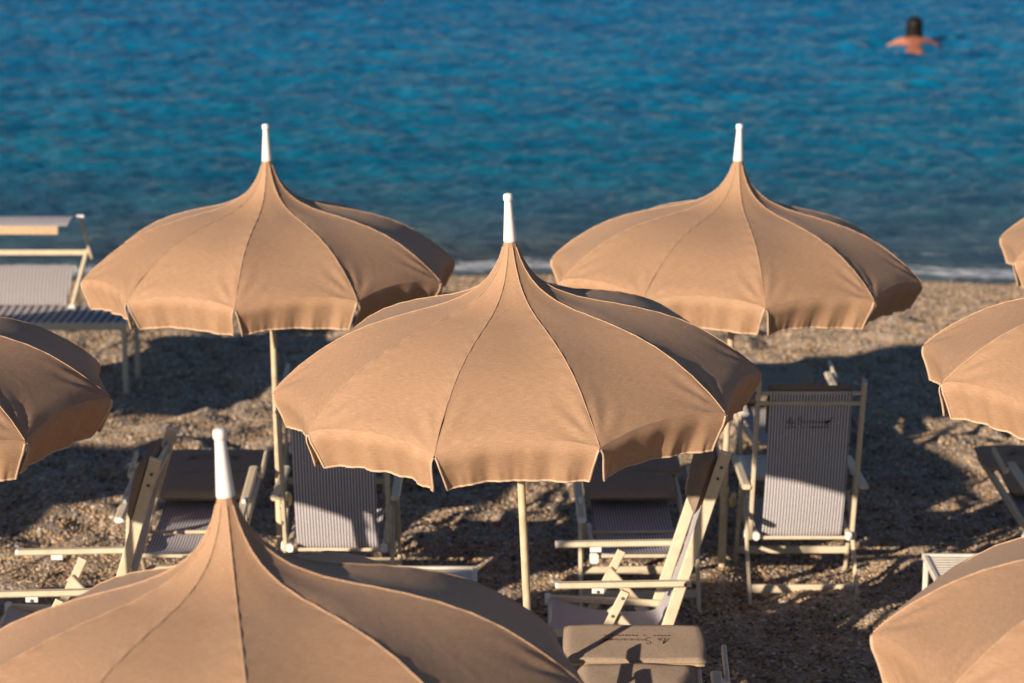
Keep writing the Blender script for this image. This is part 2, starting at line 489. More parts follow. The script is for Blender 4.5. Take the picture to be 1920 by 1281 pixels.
# ------------------------------------------------------------------ beach
def axis(segs):
    out = []
    for a, b, st in segs:
        n = max(1, int(round((b - a) / st)))
        out += list(np.linspace(a, b, n, endpoint=False))
    out.append(segs[-1][1])
    return np.array(out)

bx_ = axis([(-60, -14, 2.0), (-14, -8, 0.2), (-8, 8, 0.05), (8, 14, 0.2), (14, 60, 2.0)])
by_ = axis([(-20, 6, 0.5), (6, 9, 0.12), (9, 26, 0.05), (26, 32, 0.25), (32, 60, 3.0)])
X, Y = np.meshgrid(bx_, by_)
beach = link('beach', grid_mesh('beach', X, Y, ground_z(X, Y), M['beach']))
tag(beach, 'coarse tan and grey pebble beach sloping down to the sea', 'beach', kind='structure')

def shore_y(x):
    """where the ground passes below the water, wobbling along the beach"""
    return 24.34 + 0.16 * np.sin(x * 0.75 + 0.6) + 0.10 * np.sin(x * 1.9 + 2.0) + 0.05 * np.sin(x * 4.7)

# ------------------------------------------------------------------ sea
wx_ = axis([(-2500, -200, 230.0), (-200, -40, 16), (-40, -13, 1.2), (-13, 13, 0.075), (13, 40, 1.2), (40, 200, 16), (200, 2500, 230.0)])
wy_ = axis([(21.8, 23.7, 0.3), (23.7, 34, 0.06), (34, 53, 0.09), (53, 80, 0.9), (80, 200, 8), (200, 3200, 250)])
X, Y = np.meshgrid(wx_, wy_)
Z = np.zeros_like(X)
wr = np.random.default_rng(5)
amp_shore = np.clip((Y - 24.3) / 4.0, 0.0, 1) * np.clip((90 - Y) / 40, 0, 1) * np.clip((45 - np.abs(X)) / 20, 0, 1)
for lam, amp, cnt in ((3.0, 0.008, 5), (1.8, 0.0080, 7), (1.0, 0.0095, 10), (0.62, 0.0085, 14), (0.38, 0.0058, 14)):
    for _ in range(cnt):
        th = rad(-90 + wr.normal(8, 52)); l = lam * wr.uniform(0.75, 1.3); k = 2 * math.pi / l
        ph = k * (X * math.cos(th) + Y * math.sin(th)) + wr.uniform(0, 6.28)
        env = 0.55 + 0.6 * vnoise(X / (l * 2.6) + 13 * _, Y / (l * 2.2), 40 + _)
        s = np.sin(ph)
        Z += amp_shore * amp * env * (s + 0.35 * np.cos(2 * ph)) * 0.8
rsw = np.hypot(X - 6.9, (Y - 41.4) * 0.9)      # ripples spreading from the swimmer
Z += 0.045 * np.sin(rsw * 7.5) * np.exp(-((rsw - 0.9) / 0.9) ** 2)
SH = shore_y(X)
dsh = Y - SH
# small wave about to break and the run-up edge
br = SH + 1.35 + 0.12 * np.sin(X * 1.3)
Z += 0.075 * np.exp(-((Y - br) / np.where(Y < br, 0.13, 0.30)) ** 2) * (0.75 + 0.35 * vnoise(X / 1.4, Y * 0 + 3, 61))
Z += 0.016 * np.exp(-((dsh - 0.12) / 0.15) ** 2)
Z += np.where(Y < 24.7, (24.7 - Y) * 0.012, 0)
# the water sheet ends just under the pebbles
Z = np.where(dsh < -0.06, np.minimum(Z, ground_smooth(Y) - 0.10), Z)
foam = 0.63 * np.exp(-((dsh - 0.40) / 0.60) ** 2) + 0.46 * np.exp(-((Y - br + 0.07) / 0.14) ** 2) * (0.6 + 0.6 * vnoise(X / 0.9, Y * 0 + 9, 62))
foam = np.where(dsh < -0.3, 0, foam)
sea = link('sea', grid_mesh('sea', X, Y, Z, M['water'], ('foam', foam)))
tag(sea, 'rippled deep blue sea with thin white foam at the pebbles', 'sea', kind='structure')
# keep the ground under the water's edge consistent with the wobbling shoreline
bm_co = np.empty(len(beach.data.vertices) * 3, np.float32)
beach.data.vertices.foreach_get('co', bm_co); bm_co = bm_co.reshape(-1, 3)
near = bm_co[:, 1] > 20.8
wgt = np.clip((bm_co[near, 1] - 20.8) / 2.5, 0, 1)
bm_co[near, 2] += (shore_y(bm_co[near, 0]) - 24.39) * 0.065 * wgt
beach.data.vertices.foreach_set('co', bm_co.ravel()); beach.data.update()

# ------------------------------------------------------------------ pebbles (uncountable, instanced)
px_ = np.arange(-7.6, 7.61, 0.1); py_ = np.arange(8.4, 24.45, 0.1)
X, Y = np.meshgrid(px_, py_)
Zp = ground_z(X, Y) + (shore_y(X) - 24.39) * 0.065 * np.clip((Y - 20.8) / 2.5, 0, 1)
pm = grid_mesh('pebbles', X, Y, Zp, M['pebble'])
# keep only the strip the photograph looks at
bm = bmesh.new(); bm.from_mesh(pm)
kill = [f for f in bm.faces if abs(f.calc_center_median().x) > 0.9 + 0.225 * f.calc_center_median().y]
bmesh.ops.delete(bm, geom=kill, context='FACES'); bm.to_mesh(pm); bm.free()
peb = link('pebbles', pm)
tag(peb, 'loose mixed tan, grey and white pebbles covering the beach', 'pebbles', kind='stuff')
ng = bpy.data.node_groups.new('pebble_scatter', 'GeometryNodeTree')
ng.interface.new_socket('Geometry', in_out='INPUT', socket_type='NodeSocketGeometry')
ng.interface.new_socket('Geometry', in_out='OUTPUT', socket_type='NodeSocketGeometry')
gi = ng.nodes.new('NodeGroupInput'); go = ng.nodes.new('NodeGroupOutput')
dp = ng.nodes.new('GeometryNodeDistributePointsOnFaces'); dp.inputs['Density'].default_value = 1900
ico = ng.nodes.new('GeometryNodeMeshIcoSphere'); ico.inputs['Radius'].default_value = 1.0; ico.inputs['Subdivisions'].default_value = 2
sm = ng.nodes.new('GeometryNodeSetShadeSmooth')
smat = ng.nodes.new('GeometryNodeSetMaterial'); smat.inputs['Material'].default_value = M['pebble']
iop = ng.nodes.new('GeometryNodeInstanceOnPoints')
rr = ng.nodes.new('FunctionNodeRandomValue'); rr.data_type = 'FLOAT_VECTOR'
rr.inputs[0].default_value = (-0.45, -0.45, 0); rr.inputs[1].default_value = (0.45, 0.45, 6.28)
rs = ng.nodes.new('FunctionNodeRandomValue'); rs.data_type = 'FLOAT_VECTOR'
rs.inputs[0].default_value = (0.005, 0.0045, 0.003); rs.inputs[1].default_value = (0.0185, 0.0145, 0.0095); rs.inputs['Seed'].default_value = 4
lk = ng.links.new
lk(gi.outputs[0], dp.inputs['Mesh']); lk(dp.outputs['Points'], iop.inputs['Points'])
lk(ico.outputs[0], sm.inputs[0]); lk(sm.outputs[0], smat.inputs[0]); lk(smat.outputs[0], iop.inputs['Instance'])
lk(rr.outputs[0], iop.inputs['Rotation']); lk(rs.outputs[0], iop.inputs['Scale'])
dp2 = ng.nodes.new('GeometryNodeDistributePointsOnFaces'); dp2.inputs['Density'].default_value = 22; dp2.inputs['Seed'].default_value = 9
iop2 = ng.nodes.new('GeometryNodeInstanceOnPoints')
rs2 = ng.nodes.new('FunctionNodeRandomValue'); rs2.data_type = 'FLOAT_VECTOR'
rs2.inputs[0].default_value = (0.015, 0.012, 0.008); rs2.inputs[1].default_value = (0.030, 0.023, 0.014); rs2.inputs['Seed'].default_value = 12
jn = ng.nodes.new('GeometryNodeJoinGeometry')
lk(gi.outputs[0], dp2.inputs['Mesh']); lk(dp2.outputs['Points'], iop2.inputs['Points']); lk(smat.outputs[0], iop2.inputs['Instance'])
lk(rr.outputs[0], iop2.inputs['Rotation']); lk(rs2.outputs[0], iop2.inputs['Scale'])
lk(iop.outputs[0], jn.inputs[0]); lk(iop2.outputs[0], jn.inputs[0])
lk(jn.outputs[0], go.inputs[0])
md = peb.modifiers.new('scatter', 'NODES'); md.node_group = ng

# ------------------------------------------------------------------ beach umbrella
RIM_H = 1.90                     # height of the rib tips above the sand
RIB = [(0.024, 0.655), (0.030, 0.630), (0.040, 0.594), (0.056, 0.555), (0.078, 0.517), (0.110, 0.475), (0.165, 0.430), (0.235, 0.394),
       (0.33, 0.363), (0.45, 0.336), (0.57, 0.306), (0.69, 0.268), (0.80, 0.220), (0.895, 0.163), (0.975, 0.103), (1.045, 0.045), (1.10, -0.01)]
rib_r = np.array([p[0] for p in RIB]); rib_z = np.array([p[1] for p in RIB])
rib_t = np.concatenate([[0], np.cumsum(np.hypot(np.diff(rib_r), np.diff(rib_z)))]); rib_t /= rib_t[-1]
def catmull(t, arr):
    """smooth interpolation of the profile"""
    t = np.clip(np.asarray(t, float), 0, 1)
    i = np.clip(np.searchsorted(rib_t, t, side='right') - 1, 0, len(rib_t) - 2)
    m = np.gradient(arr, rib_t)
    h = rib_t[i + 1] - rib_t[i]; s = (t - rib_t[i]) / h
    return ((2 * s**3 - 3 * s**2 + 1) * arr[i] + (s**3 - 2 * s**2 + s) * h * m[i] + (-2 * s**3 + 3 * s**2) * arr[i + 1] + (s**3 - s**2) * h * m[i + 1])
HALF = rad(18)
NU, NV = 24, 76

def edge_curve(u):
    return 1 - 0.030 * (4 * u * (1 - u)) ** 0.8

def panel_point(u, v, sd):
    """a point of the panel whose ribs stand at -18 and +18 degrees from the front (-Y)"""
    t = v * edge_curve(u)
    r = float(catmull(t, rib_r)); z = float(catmull(t, rib_z))
    a = -HALF + 2 * HALF * u
    chord = math.cos(HALF) / math.cos(a)          # straight cloth between the ribs
    bulge = 4 * u * (1 - u)
    k = chord * (1 - 0.065 * bulge * math.sin(math.pi * min(1, v * 1.04)))      # taut, slightly hollow between ribs
    # cloth lifts slightly in mid-panel where it is slack, dips into the seam
    z += 0.010 * v * v * bulge
    # tension creases fanning from the rib tips
    w = 0.0
    for sgn, uu in ((1, u), (-1, 1 - u)):
        dd = math.hypot(uu * 1.6, (1 - v) * 2.2)
        if dd < 0.7:
            an = math.atan2((1 - v) * 2.2, uu * 1.6 + 1e-4)
            w += 0.0055 * math.sin(an * 9 + sd * 2.1 + sgn) * math.exp(-((dd - 0.22) / 0.2) ** 2)
    # stitched seams pucker the cloth, and every panel hangs a little differently
    rp = sd * 0.37
    for uu, o_ in ((u, 0.0), (1 - u, 2.0)):
        z += 0.0014 * math.sin(2 * math.pi * 13 * v + rp + o_ + 0.8 * math.sin(9 * v + rp)) * math.exp(-(uu / 0.09) ** 2) * min(1, 3 * v) * min(1, 8 * (1 - v))
    z += 0.005 * math.sin(3.1 * u + rp * 1.7) * math.sin(math.pi * v) * math.sin(2.3 * math.pi * v + rp) * bulge
    z += w
    r *= k
    return Vector((r * math.sin(a), -r * math.cos(a), z))

def valance_point(u, s, sd, hgt):
    """s = 0 at the hem fold, 1 at the scalloped bottom edge"""
    top = panel_point(u, 1.0, sd)
    a = -HALF + 2 * HALF * u
    out = Vector((math.sin(a * 0.55), -math.cos(a * 0.55), 0))
    e = abs(2 * u - 1)
    rs_ = random.Random(sd)
    f = sum(rs_.uniform(0.35, 1.0) * math.sin(2 * math.pi * rs_.uniform(1.2, 5.2) * u + rs_.uniform(0, 6.28) + 0.7 * s) for _ in range(4)) / 2.2
    f2 = sum(rs_.uniform(0.4, 1.0) * math.sin(2 * math.pi * rs_.uniform(7, 13) * u + rs_.uniform(0, 6.28)) for _ in range(2)) / 2
    amp = 0.015 + 0.008 * rs_.random()
    rad_off = 0.024 * math.sin(min(s * 3.2, 1) * math.pi / 2) - 0.088 * s + f * amp * s ** 0.8 + f2 * 0.0035 * s ** 1.5 + 0.0018 * math.sin(2 * math.pi * rs_.uniform(15, 19) * u + rs_.uniform(0, 6.28)) * max(0, (s - 0.55) / 0.45) ** 1.5
    rad_off += (0.016 * rs_.uniform(-1, 1.6)) * s * s * e ** 4          # corner curls
    bot = -hgt - 0.012 * e ** 2 + 0.006 * rs_.uniform(-1, 1) * (2 * u - 1) + 0.004 * math.sin(7 * u + sd)
    drop = top.z + (bot - top.z) * s
    side = 1 if u > 0.5 else -1
    nar = (0.006 * min(1, s * 6) + 0.030 * s ** 0.8) * max(0, (e - 0.6) / 0.4) ** 1.5
    p = top + out * rad_off
    p.z = drop
    p.x -= side * nar
    return p

def uv_mesh(name, rows, mat, uvs, thick=0):
    nr, nc = len(rows), len(rows[0])
    me = bpy.data.meshes.new(name)
    faces = [(j * nc + i, j * nc + i + 1, (j + 1) * nc + i + 1, (j + 1) * nc + i) for j in range(nr - 1) for i in range(nc - 1)]
    me.from_pydata([tuple(p) for r in rows for p in r], [], faces)
    ul = me.uv_layers.new(name='uv')
    flat = [q for r in uvs for q in r]
    for lp in me.loops:
        ul.data[lp.index].uv = flat[lp.vertex_index]
    me.materials.append(mat)
    me.shade_smooth()
    me.update()
    return me

def make_umbrella():
    root = empty('beach_umbrella')
    # pole, two telescoping pieces
    up = MB().lathe([(0.0185, 0.48), (0.0185, RIM_H + 0.60)], 20).build('pole', M['poledark'], root)
    lo = MB().lathe([(0.0245, -0.40), (0.0245, 0.565), (0.0215, 0.57)], 20).build('lower_pole', M['pole'], root)
    MB().lathe([(0.027, 0.515), (0.0285, 0.52), (0.0285, 0.56), (0.027, 0.565)], 20).build('collar', M['pole'], lo)
    kn = MB().lathe([(0.007, 0.0), (0.007, 0.03)], 12, (0.02, -0.005, 0.49), (1, -0.45, 0)).build('clamp_knob', M['knob'], lo)
    MB().lathe([(0.036, 0.022), (0.046, 0.027), (0.046, 0.040), (0.036, 0.046)], 16, (0.02, -0.005, 0.49), (1, -0.45, 0)).build('knob_wheel', M['knob'], kn)
    # white turned finial
    z0 = RIM_H + 0.640
    MB().lathe([(0.0285, 0.0), (0.0295, 0.006), (0.0285, 0.020), (0.024, 0.08), (0.0190, 0.150), (0.0175, 0.176), (0.0165, 0.180), (0.0195, 0.184), (0.0215, 0.192), (0.0215, 0.206), (0.0185, 0.214), (0.008, 0.218)],
               24, (0, 0, z0)).build('finial', M['finial'], root)
    MB().lathe([(0.035, RIM_H + 0.20), (0.045, RIM_H + 0.205), (0.045, RIM_H + 0.245), (0.035, RIM_H + 0.25)], 18).build('hub', M['white'], root)
    for k in range(10):
        rot = Matrix.Rotation(2 * HALF * k + HALF, 4, 'Z')
        sd = 100 + k * 7
        hgt = 0.163 + 0.008 * random.Random(sd).uniform(-1, 1)
        us = [0.5 - 0.5 * math.cos(math.pi * (0.12 + 0.76 * i / NU)) for i in range(NU + 1)]
        us = [(q - us[0]) / (us[-1] - us[0]) for q in us]
        vsx = [(j / NV) for j in range(NV + 1)]
        rows = [[rot @ panel_point(u, v, sd) + Vector((0, 0, RIM_H)) for u in us] for v in vsx]
        uvs = [[(u * (0.1 + 0.6 * v) + k * 0.7, v + k * 0.37) for u in us] for v in vsx]
        pan = link('canopy_panel', uv_mesh('canopy_panel', rows, M['canvas'], uvs), root)
        ul_ = [i / 72 for i in range(73)]
        sl = [j / 10 for j in range(11)]
        rows = [[rot @ valance_point(u, s, sd, hgt) + Vector((0, 0, RIM_H)) for u in ul_] for s in sl]
        uvs = [[(u * 0.7 + k * 0.7, 1 + s * 0.16 + k * 0.37) for u in ul_] for s in sl]
        link('valance', uv_mesh('valance', rows, M['canvas'], uvs), pan)
        path = [valance_point(0, s, sd, hgt) for s in [0.05 + 0.95 * j / 8 for j in range(8)]]
        path += [valance_point(u, 1, sd, hgt) for u in ul_]
        path += [valance_point(1, s, sd, hgt) for s in [1 - 0.95 * j / 8 for j in range(1, 9)]]
        MB().tube([rot @ q + Vector((0, 0, RIM_H)) for q in path], 0.0052, 6).build('piping', M['piping'], pan, 60)
        sp = [panel_point(0, v, sd) for v in [0.03 + 0.965 * j / 24 for j in range(25)]]
        MB().tube([rot @ (q + Vector((0, 0, 0.0012))) + Vector((0, 0, RIM_H)) for q in sp], 0.0021, 5).build('seam', M['seam'], pan, 60)
        # the rib under the seam, and its stay
        rr_ = Matrix.Rotation(2 * HALF * k, 4, 'Z')
        pts = [rr_ @ Vector((0, -float(catmull(t, rib_r)), float(catmull(t, rib_z)) - 0.020)) + Vector((0, 0, RIM_H)) for t in np.linspace(0.30, 0.985, 14)]
        rb = MB().tube(pts, 0.006, 5).build('rib', M['white'], root)
        MB().tube([rr_ @ Vector((0, -0.04, 0.225)) + Vector((0, 0, RIM_H)), rr_ @ Vector((0, -0.66, 0.27)) + Vector((0, 0, RIM_H))], 0.005, 5).build('stay', M['white'], rb)
    return root

UMB_GROUP = 'tan pagoda umbrellas on the beach'
umb = make_umbrella()
used = [False]
def place_umbrella(lat, h, zoff, lean_left, lean_back, spin, label):
    """lat, h: where the rib-tip circle is centred; zoff: lift of the whole canopy"""
    o = umb if not used[0] else copy_tree(umb)
    used[0] = True
    z = CAMZ - (2.99 + 0.08 * max(0, h - 10.49) if h > 8 else 3.05) + zoff
    R = Matrix.Rotation(rad(-lean_left), 4, 'Y') @ Matrix.Rotation(rad(-lean_back), 4, 'X') @ Matrix.Rotation(rad(spin), 4, 'Z')
    ax = R @ Vector((0, 0, 1))
    o.location = Vector((lat, h, z)) - ax * RIM_H
    o.rotation_euler = R.to_euler()
    tag(o, label, 'umbrella', UMB_GROUP)
    return o

place_umbrella(0.020, 10.50, 0, 2.6, 0, 18.0, 'sharply focused tan pagoda umbrella in the centre of the picture')
place_umbrella(-1.42, 13.86, -0.01, 0.8, 2.2, -4.8, 'tan pagoda umbrella at the back left, against the sea')
place_umbrella(1.305, 13.86, -0.01, -1.2, 2.5, 3.9, 'tan pagoda umbrella at the back right, above the logo chair')
place_umbrella(-0.845, 7.09, 0, 4.2, 5.0, 8.8, 'nearest tan umbrella, its canopy filling the lower left corner')
place_umbrella(3.01, 10.85, -0.05, -3.0, 0.5, -2.3, 'tan umbrella cut by the right edge at mid height')
place_umbrella(-2.87, 10.32, -0.06, 3.0, 0.5, 14.2, 'shaded brown-looking umbrella cut by the left edge at mid height')
place_umbrella(2.30, 7.45, -0.04, -2.5, 3.5, 9.0, 'tan umbrella cut by the lower right corner')
place_umbrella(4.12, 14.57, 0, 0, 0, -3.8, 'small far tan umbrella barely entering at the right edge near the foam')
place_umbrella(-5.85, 10.6, 0, 0, 0, 5.0, 'tan umbrella outside the left edge, beside the shaded one')
place_umbrella(-4.28, 13.9, 0, 0, 0, 12.0, 'tan umbrella outside the left edge, in the back row')
place_umbrella(-3.95, 7.3, 0, 0, 0, 8.0, 'tan umbrella outside the left edge, in the near row')
place_umbrella(-7.5, 14.0, 0, 0, 0, 3.0, 'tan umbrella outside the left edge, last of the back row')
place_umbrella(-8.6, 10.0, 0, 0, 0, 15.0, 'tan umbrella outside the left edge, last of the middle row')
place_umbrella(-6.9, 7.3, 0, 0, 0, 1.0, 'tan umbrella outside the left edge, last of the near row')

# ------------------------------------------------------------------ lettering strokes (illegible script logo, as far as the photo shows it)
def strokes():
    """polylines in a unit frame about 1 wide: script word with a dark blot and flick, and a row of small capitals"""
    S = []
    S.append(([(0.02, -0.02), (0.05, 0.00), (0.10, 0.10), (0.12, 0.13), (0.11, 0.07), (0.09, -0.01), (0.07, -0.03), (0.12, -0.035), (0.17, -0.03)], 0.012))
    S.append(([(0.16, 0.03), (0.14, 0.035), (0.13, 0.0), (0.155, -0.01), (0.165, 0.03), (0.17, -0.01), (0.20, 0.0)], 0.011))
    S.append(([(0.345, 0.10), (0.32, 0.135), (0.28, 0.12), (0.285, 0.07), (0.335, 0.04), (0.345, -0.01), (0.31, -0.05), (0.27, -0.03)], 0.014))
    w = [(0.36, 0.0)]
    for i in range(16):
        x = 0.37 + i * 0.028
        w += [(x, 0.035 + 0.012 * math.sin(i * 2.3)), (x + 0.012, -0.012 + 0.008 * math.cos(i * 1.7))]
    S.append((w, 0.011))
    S.append(([(0.80, 0.0), (0.84, 0.012), (0.88, 0.03), (0.91, 0.035)], 0.042))
    S.append(([(0.84, -0.05), (0.86, 0.0), (0.91, 0.05), (0.94, 0.10), (0.985, 0.13)], 0.013))
    for grp, x0, n in ((0, 0.02, 5), (1, 0.345, 1), (2, 0.45, 10)):
        for i in range(n):
            x = x0 + i * 0.0475
            k = (i * 5 + grp) % 4
            S.append(([(x, -0.125), (x + 0.004, -0.09), (x + 0.022, -0.092 - 0.01 * (k == 1)), (x + 0.02, -0.108), (x + 0.006, -0.11 + 0.006 * k), (x + 0.026, -0.126 + 0.008 * (k == 2))], 0.0085))
    return S
def lettering(o, ax, ay, az, width, parent, flip=1):
    o = Vector(o); ax = Vector(ax); ay = Vector(ay); az = Vector(az)
    mb = MB()
    for pts, w in strokes():
        P = [o + ax * ((x - 0.5) * width * flip) + ay * (y * width * flip) + az * 0.0030 for x, y in pts]
        b = len(mb.v)
        for i, p in enumerate(P):
            t = (P[min(i + 1, len(P) - 1)] - P[max(i - 1, 0)]).normalized()
            s = t.cross(az).normalized() * (w * width * 0.5)
            mb.v += [p + s, p - s]
        for i in range(len(P) - 1):
            mb.f.append((b + 2 * i, b + 2 * i + 1, b + 2 * i + 3, b + 2 * i + 2))
    return mb.build('lettering', M['ink'], parent, 0)

# ------------------------------------------------------------------ deck chairs (front is -Y)
def bolt(parent, p, ax=(1, 0, 0)):
    MB().lathe([(0.008, 0), (0.008, 0.006), (0.004, 0.009)], 10, p, ax).build('bolt', M['steel'], parent)

def make_chair(recline, style):
    root = empty('deck_chair')
    xr = 0.300
    B = Vector((0, 0.20, 0.335)); D = Vector((0, math.sin(rad(recline)), math.cos(rad(recline))))
    Lr = 1.04 if style == 'upright' else 1.16
    T = B + D * Lr
    nf = Vector((0, -D.z, D.y))                      # normal of the back, facing forward / up
    arm_r = (0.34, 0.665) if style == 'upright' else (0.42, 0.665)
    arm_f = (-0.33, 0.650) if style == 'upright' else (-0.36, 0.585)
    for s in (-1, 1):
        x = s * xr
        rl = MB().bar(B + Vector((x, 0, 0)) - D * 0.02, T + Vector((x, 0, 0)), 0.024, 0.060, (1, 0, 0)).build('back_rail', M['frame'], root)
        MB().bar(T + Vector((x, 0, 0)), T + Vector((x, 0, 0)) + D * 0.012, 0.027, 0.063, (1, 0, 0), 0.35).build('end_cap', M['slat'], rl)
        for q in (0.07, 0.13):
            bolt(rl, T + Vector((x + s * 0.012, 0, 0)) - D * q, (s, 0, 0))
        xa = s * 0.342
        am = MB().bar((xa, arm_f[0], arm_f[1]), (xa, arm_r[0], arm_r[1]), 0.052, 0.030, (1, 0, 0), 0.3).build('armrest', M['frame'], root)
        dv = (Vector((xa, arm_f[0], arm_f[1])) - Vector((xa, arm_r[0], arm_r[1]))).normalized()
        MB().bar(Vector((xa, arm_f[0], arm_f[1])), Vector((xa, arm_f[0], arm_f[1])) + dv * 0.016, 0.054, 0.032, (1, 0, 0), 0.4).build('end_cap', M['white'], am)
        bolt(am, (xa + s * 0.026, arm_r[0] - 0.03, arm_r[1]), (s, 0, 0))
        bk = MB().bar((xa, -0.16, 0.625), (xa, -0.10, 0.625), 0.020, 0.034, (1, 0, 0)).build('bracket', M['white'], am)
        bolt(bk, (xa + s * 0.010, -0.13, 0.620), (s, 0, 0))
        xl = s * 0.338
        fl = MB().bar((xl, 0.01, 0.618), (xl, -0.31, -0.05), 0.022, 0.046, (1, 0, 0)).build('front_leg', M['frame'], root)
        bolt(fl, (xl + s * 0.011, -0.005, 0.585), (s, 0, 0)); bolt(fl, (xl + s * 0.011, -0.055, 0.49), (s, 0, 0))
        xl2 = s * 0.314
        lg = MB().bar((xl2, -0.065, 0.520), (xl2, 0.43, -0.05), 0.022, 0.044, (1, 0, 0)).build('rear_leg', M['frame'], root)
        MB().bar((xl2 + s * 0.004, 0.10, 0.320), (xl2 + s * 0.004, 0.13, 0.286), 0.034, 0.056, (1, 0, 0)).build('joint_sleeve', M['white'], lg)
        sr = MB().bar((s * 0.272, 0.25, 0.345), (s * 0.272, -0.37, 0.372), 0.026, 0.036, (1, 0, 0)).build('seat_rail', M['frame'], root)
        MB().bar((s * 0.272, -0.37, 0.366), (s * 0.272, -0.40, 0.366), 0.050, 0.060, (1, 0, 0), 0.2).build('end_cap', M['white'], sr)
        MB().bar((s * 0.272, 0.25, 0.345), (s * 0.272, 0.275, 0.345), 0.040, 0.050, (1, 0, 0), 0.3).build('end_cap', M['white'], sr)
        if style != 'upright':
            MB().bar((s * 0.392, 0.36, 0.635), (s * 0.392, 0.66, 0.69), 0.022, 0.040, (1, 0, 0), 0.3).build('recline_bar', M['frame'], root)
            MB().bar((s * 0.37, 0.375, 0.64), (s * 0.40, 0.375, 0.64), 0.03, 0.03, (0, 0, 1)).build('recline_pivot', M['white'], root)
    for q, nm in ((0.070, 'top_bar'), (0.130, 'top_bar')):
        c = T - D * q - nf * (0.012 if q > 0.1 else 0.0)
        MB().lathe([(0.0125, -xr + 0.008), (0.0125, xr - 0.008)], 12, c, (1, 0, 0)).build(nm, M['frame'], root)
    MB().lathe([(0.011, -0.27), (0.011, 0.27)], 10, (0, -0.372, 0.372), (1, 0, 0)).build('seat_bar', M['frame'], root)
    MB().lathe([(0.011, -0.29), (0.011, 0.29)], 10, (0, 0.235, 0.325), (1, 0, 0)).build('seat_bar', M['frame'], root)
    MB().bar((-0.30, 0.352, 0.050), (0.30, 0.352, 0.050), 0.024, 0.050, (0, 1, 0)).build('ground_bar', M['frame'], root)
    MB().bar((-0.33, -0.240, 0.10), (0.33, -0.240, 0.10), 0.022, 0.044, (0, 1, 0)).build('ground_bar', M['frame'], root)
    # sling cloth: back, roll at the bottom, seat
    hw = 0.235
    path = []
    P0 = T - D * 0.118 - nf * 0.004
    P1 = B + D * 0.045 - nf * 0.008
    n = 22
    for i in range(n + 1):
        t = i / n
        sag = 0.035 if style == 'upright' else 0.05
        path.append(P0.lerp(P1, t) - nf * (sag * math.sin(math.pi * t) * t ** 0.7))
    if style == 'upright':
        path += [Vector((0, 0.205, 0.345)), Vector((0, 0.190, 0.328)), Vector((0, 0.165, 0.318))]
        s0 = Vector((0, 0.14, 0.316))
    else:
        s0 = Vector((0, 0.17, 0.335))
    seat = []
    s1 = Vector((0, -0.372, 0.387))
    for i in range(15):
        t = i / 14
        q = s0.lerp(s1, t); q.z -= 0.030 * math.sin(math.pi * t)
        seat.append(q)
    def rows(pp):
        out = []
        for p in pp:
            row = []
            for i in range(11):
                u = -1 + 2 * i / 10
                row.append(p + Vector((hw * u, 0, -0.010 * (1 - u * u))))
            out.append(row)
        return out
    if style == 'upright':
        sl = MB().sheet(rows(path + seat), 0.004).build('sling', M['stripe'], root, 50)
        # the cloth looped over the top bar
        MB().sheet(rows([T - D * 0.062 + nf * 0.012, T - D * 0.056, T - D * 0.066 - nf * 0.014, T - D * 0.118 - nf * 0.004]), 0.004).build('sling_loop', M['stripe'], sl, 50)
        mid = P0.lerp(P1, 0.155) - nf * (0.035 * math.sin(math.pi * 0.155) * 0.155 ** 0.7 + 0.010)
        lettering(mid, (-1, 0, 0), D, -nf, 0.285, sl)
        c = T - D * 0.205 + nf * 0.045
        MB().pad(c, (1, 0, 0), D, nf, 0.245, 0.165, 0.048, 16, 10, 0.3, 3).build('pillow', M['pad_shaded'], root, 60)
    else:
        MB().sheet(rows(path), 0.004).build('back_sling', M['stripe'], root, 50)
        MB().sheet(rows(seat), 0.004).build('seat_sling', M['stripe'], root, 50)
        c = T - D * 0.165 + nf * 0.050
        hp = MB().pad(c, (1, 0, 0), D, nf, 0.345, 0.195, 0.019, 30, 20, 0.03, 5, 22).build('headrest_pad', M['pad_tan'], root, 60)
        MB().bar(c - D * 0.196 + Vector((-0.33, 0, 0)), c - D * 0.196 + Vector((0.33, 0, 0)), 0.012, 0.020, tuple(nf), 0.3).build('pad_trim', M['pad_edge'], hp)
        lettering(c + nf * 0.0185 + D * 0.02, (1, 0, 0), D, nf, 0.36, hp, -1)
        c2 = T - D * 0.560 + nf * 0.048
        MB().pad(c2, (1, 0, 0), D, nf, 0.280, 0.185, 0.034, 20, 14, 0.15, 8, 12).build('pillow', M['pad_tan'], root, 60)
    return root

protos = {}
def place_chair(style, lat, h, rot, label, lift=0.0):
    rec = 17 if style == 'upright' else 84
    if style not in protos:
        o = make_chair(rec, style); protos[style] = o
    else:
        o = copy_tree(protos[style])
    slope = math.degrees(math.atan(0.065)) if h > 10.3 else 0
    z = float(ground_smooth(h)) + lift
    # the chair stands on the slope: tilt it with the beach, then turn it
    R = Matrix.Rotation(rad(-slope * 0.6), 4, 'X') @ Matrix.Rotation(rad(rot), 4, 'Z')
    o.location = (lat, h, z); o.rotation_euler = R.to_euler()
    tag(o, label, 'deck chair', 'striped cream-framed deck chairs under the umbrellas')
    return o

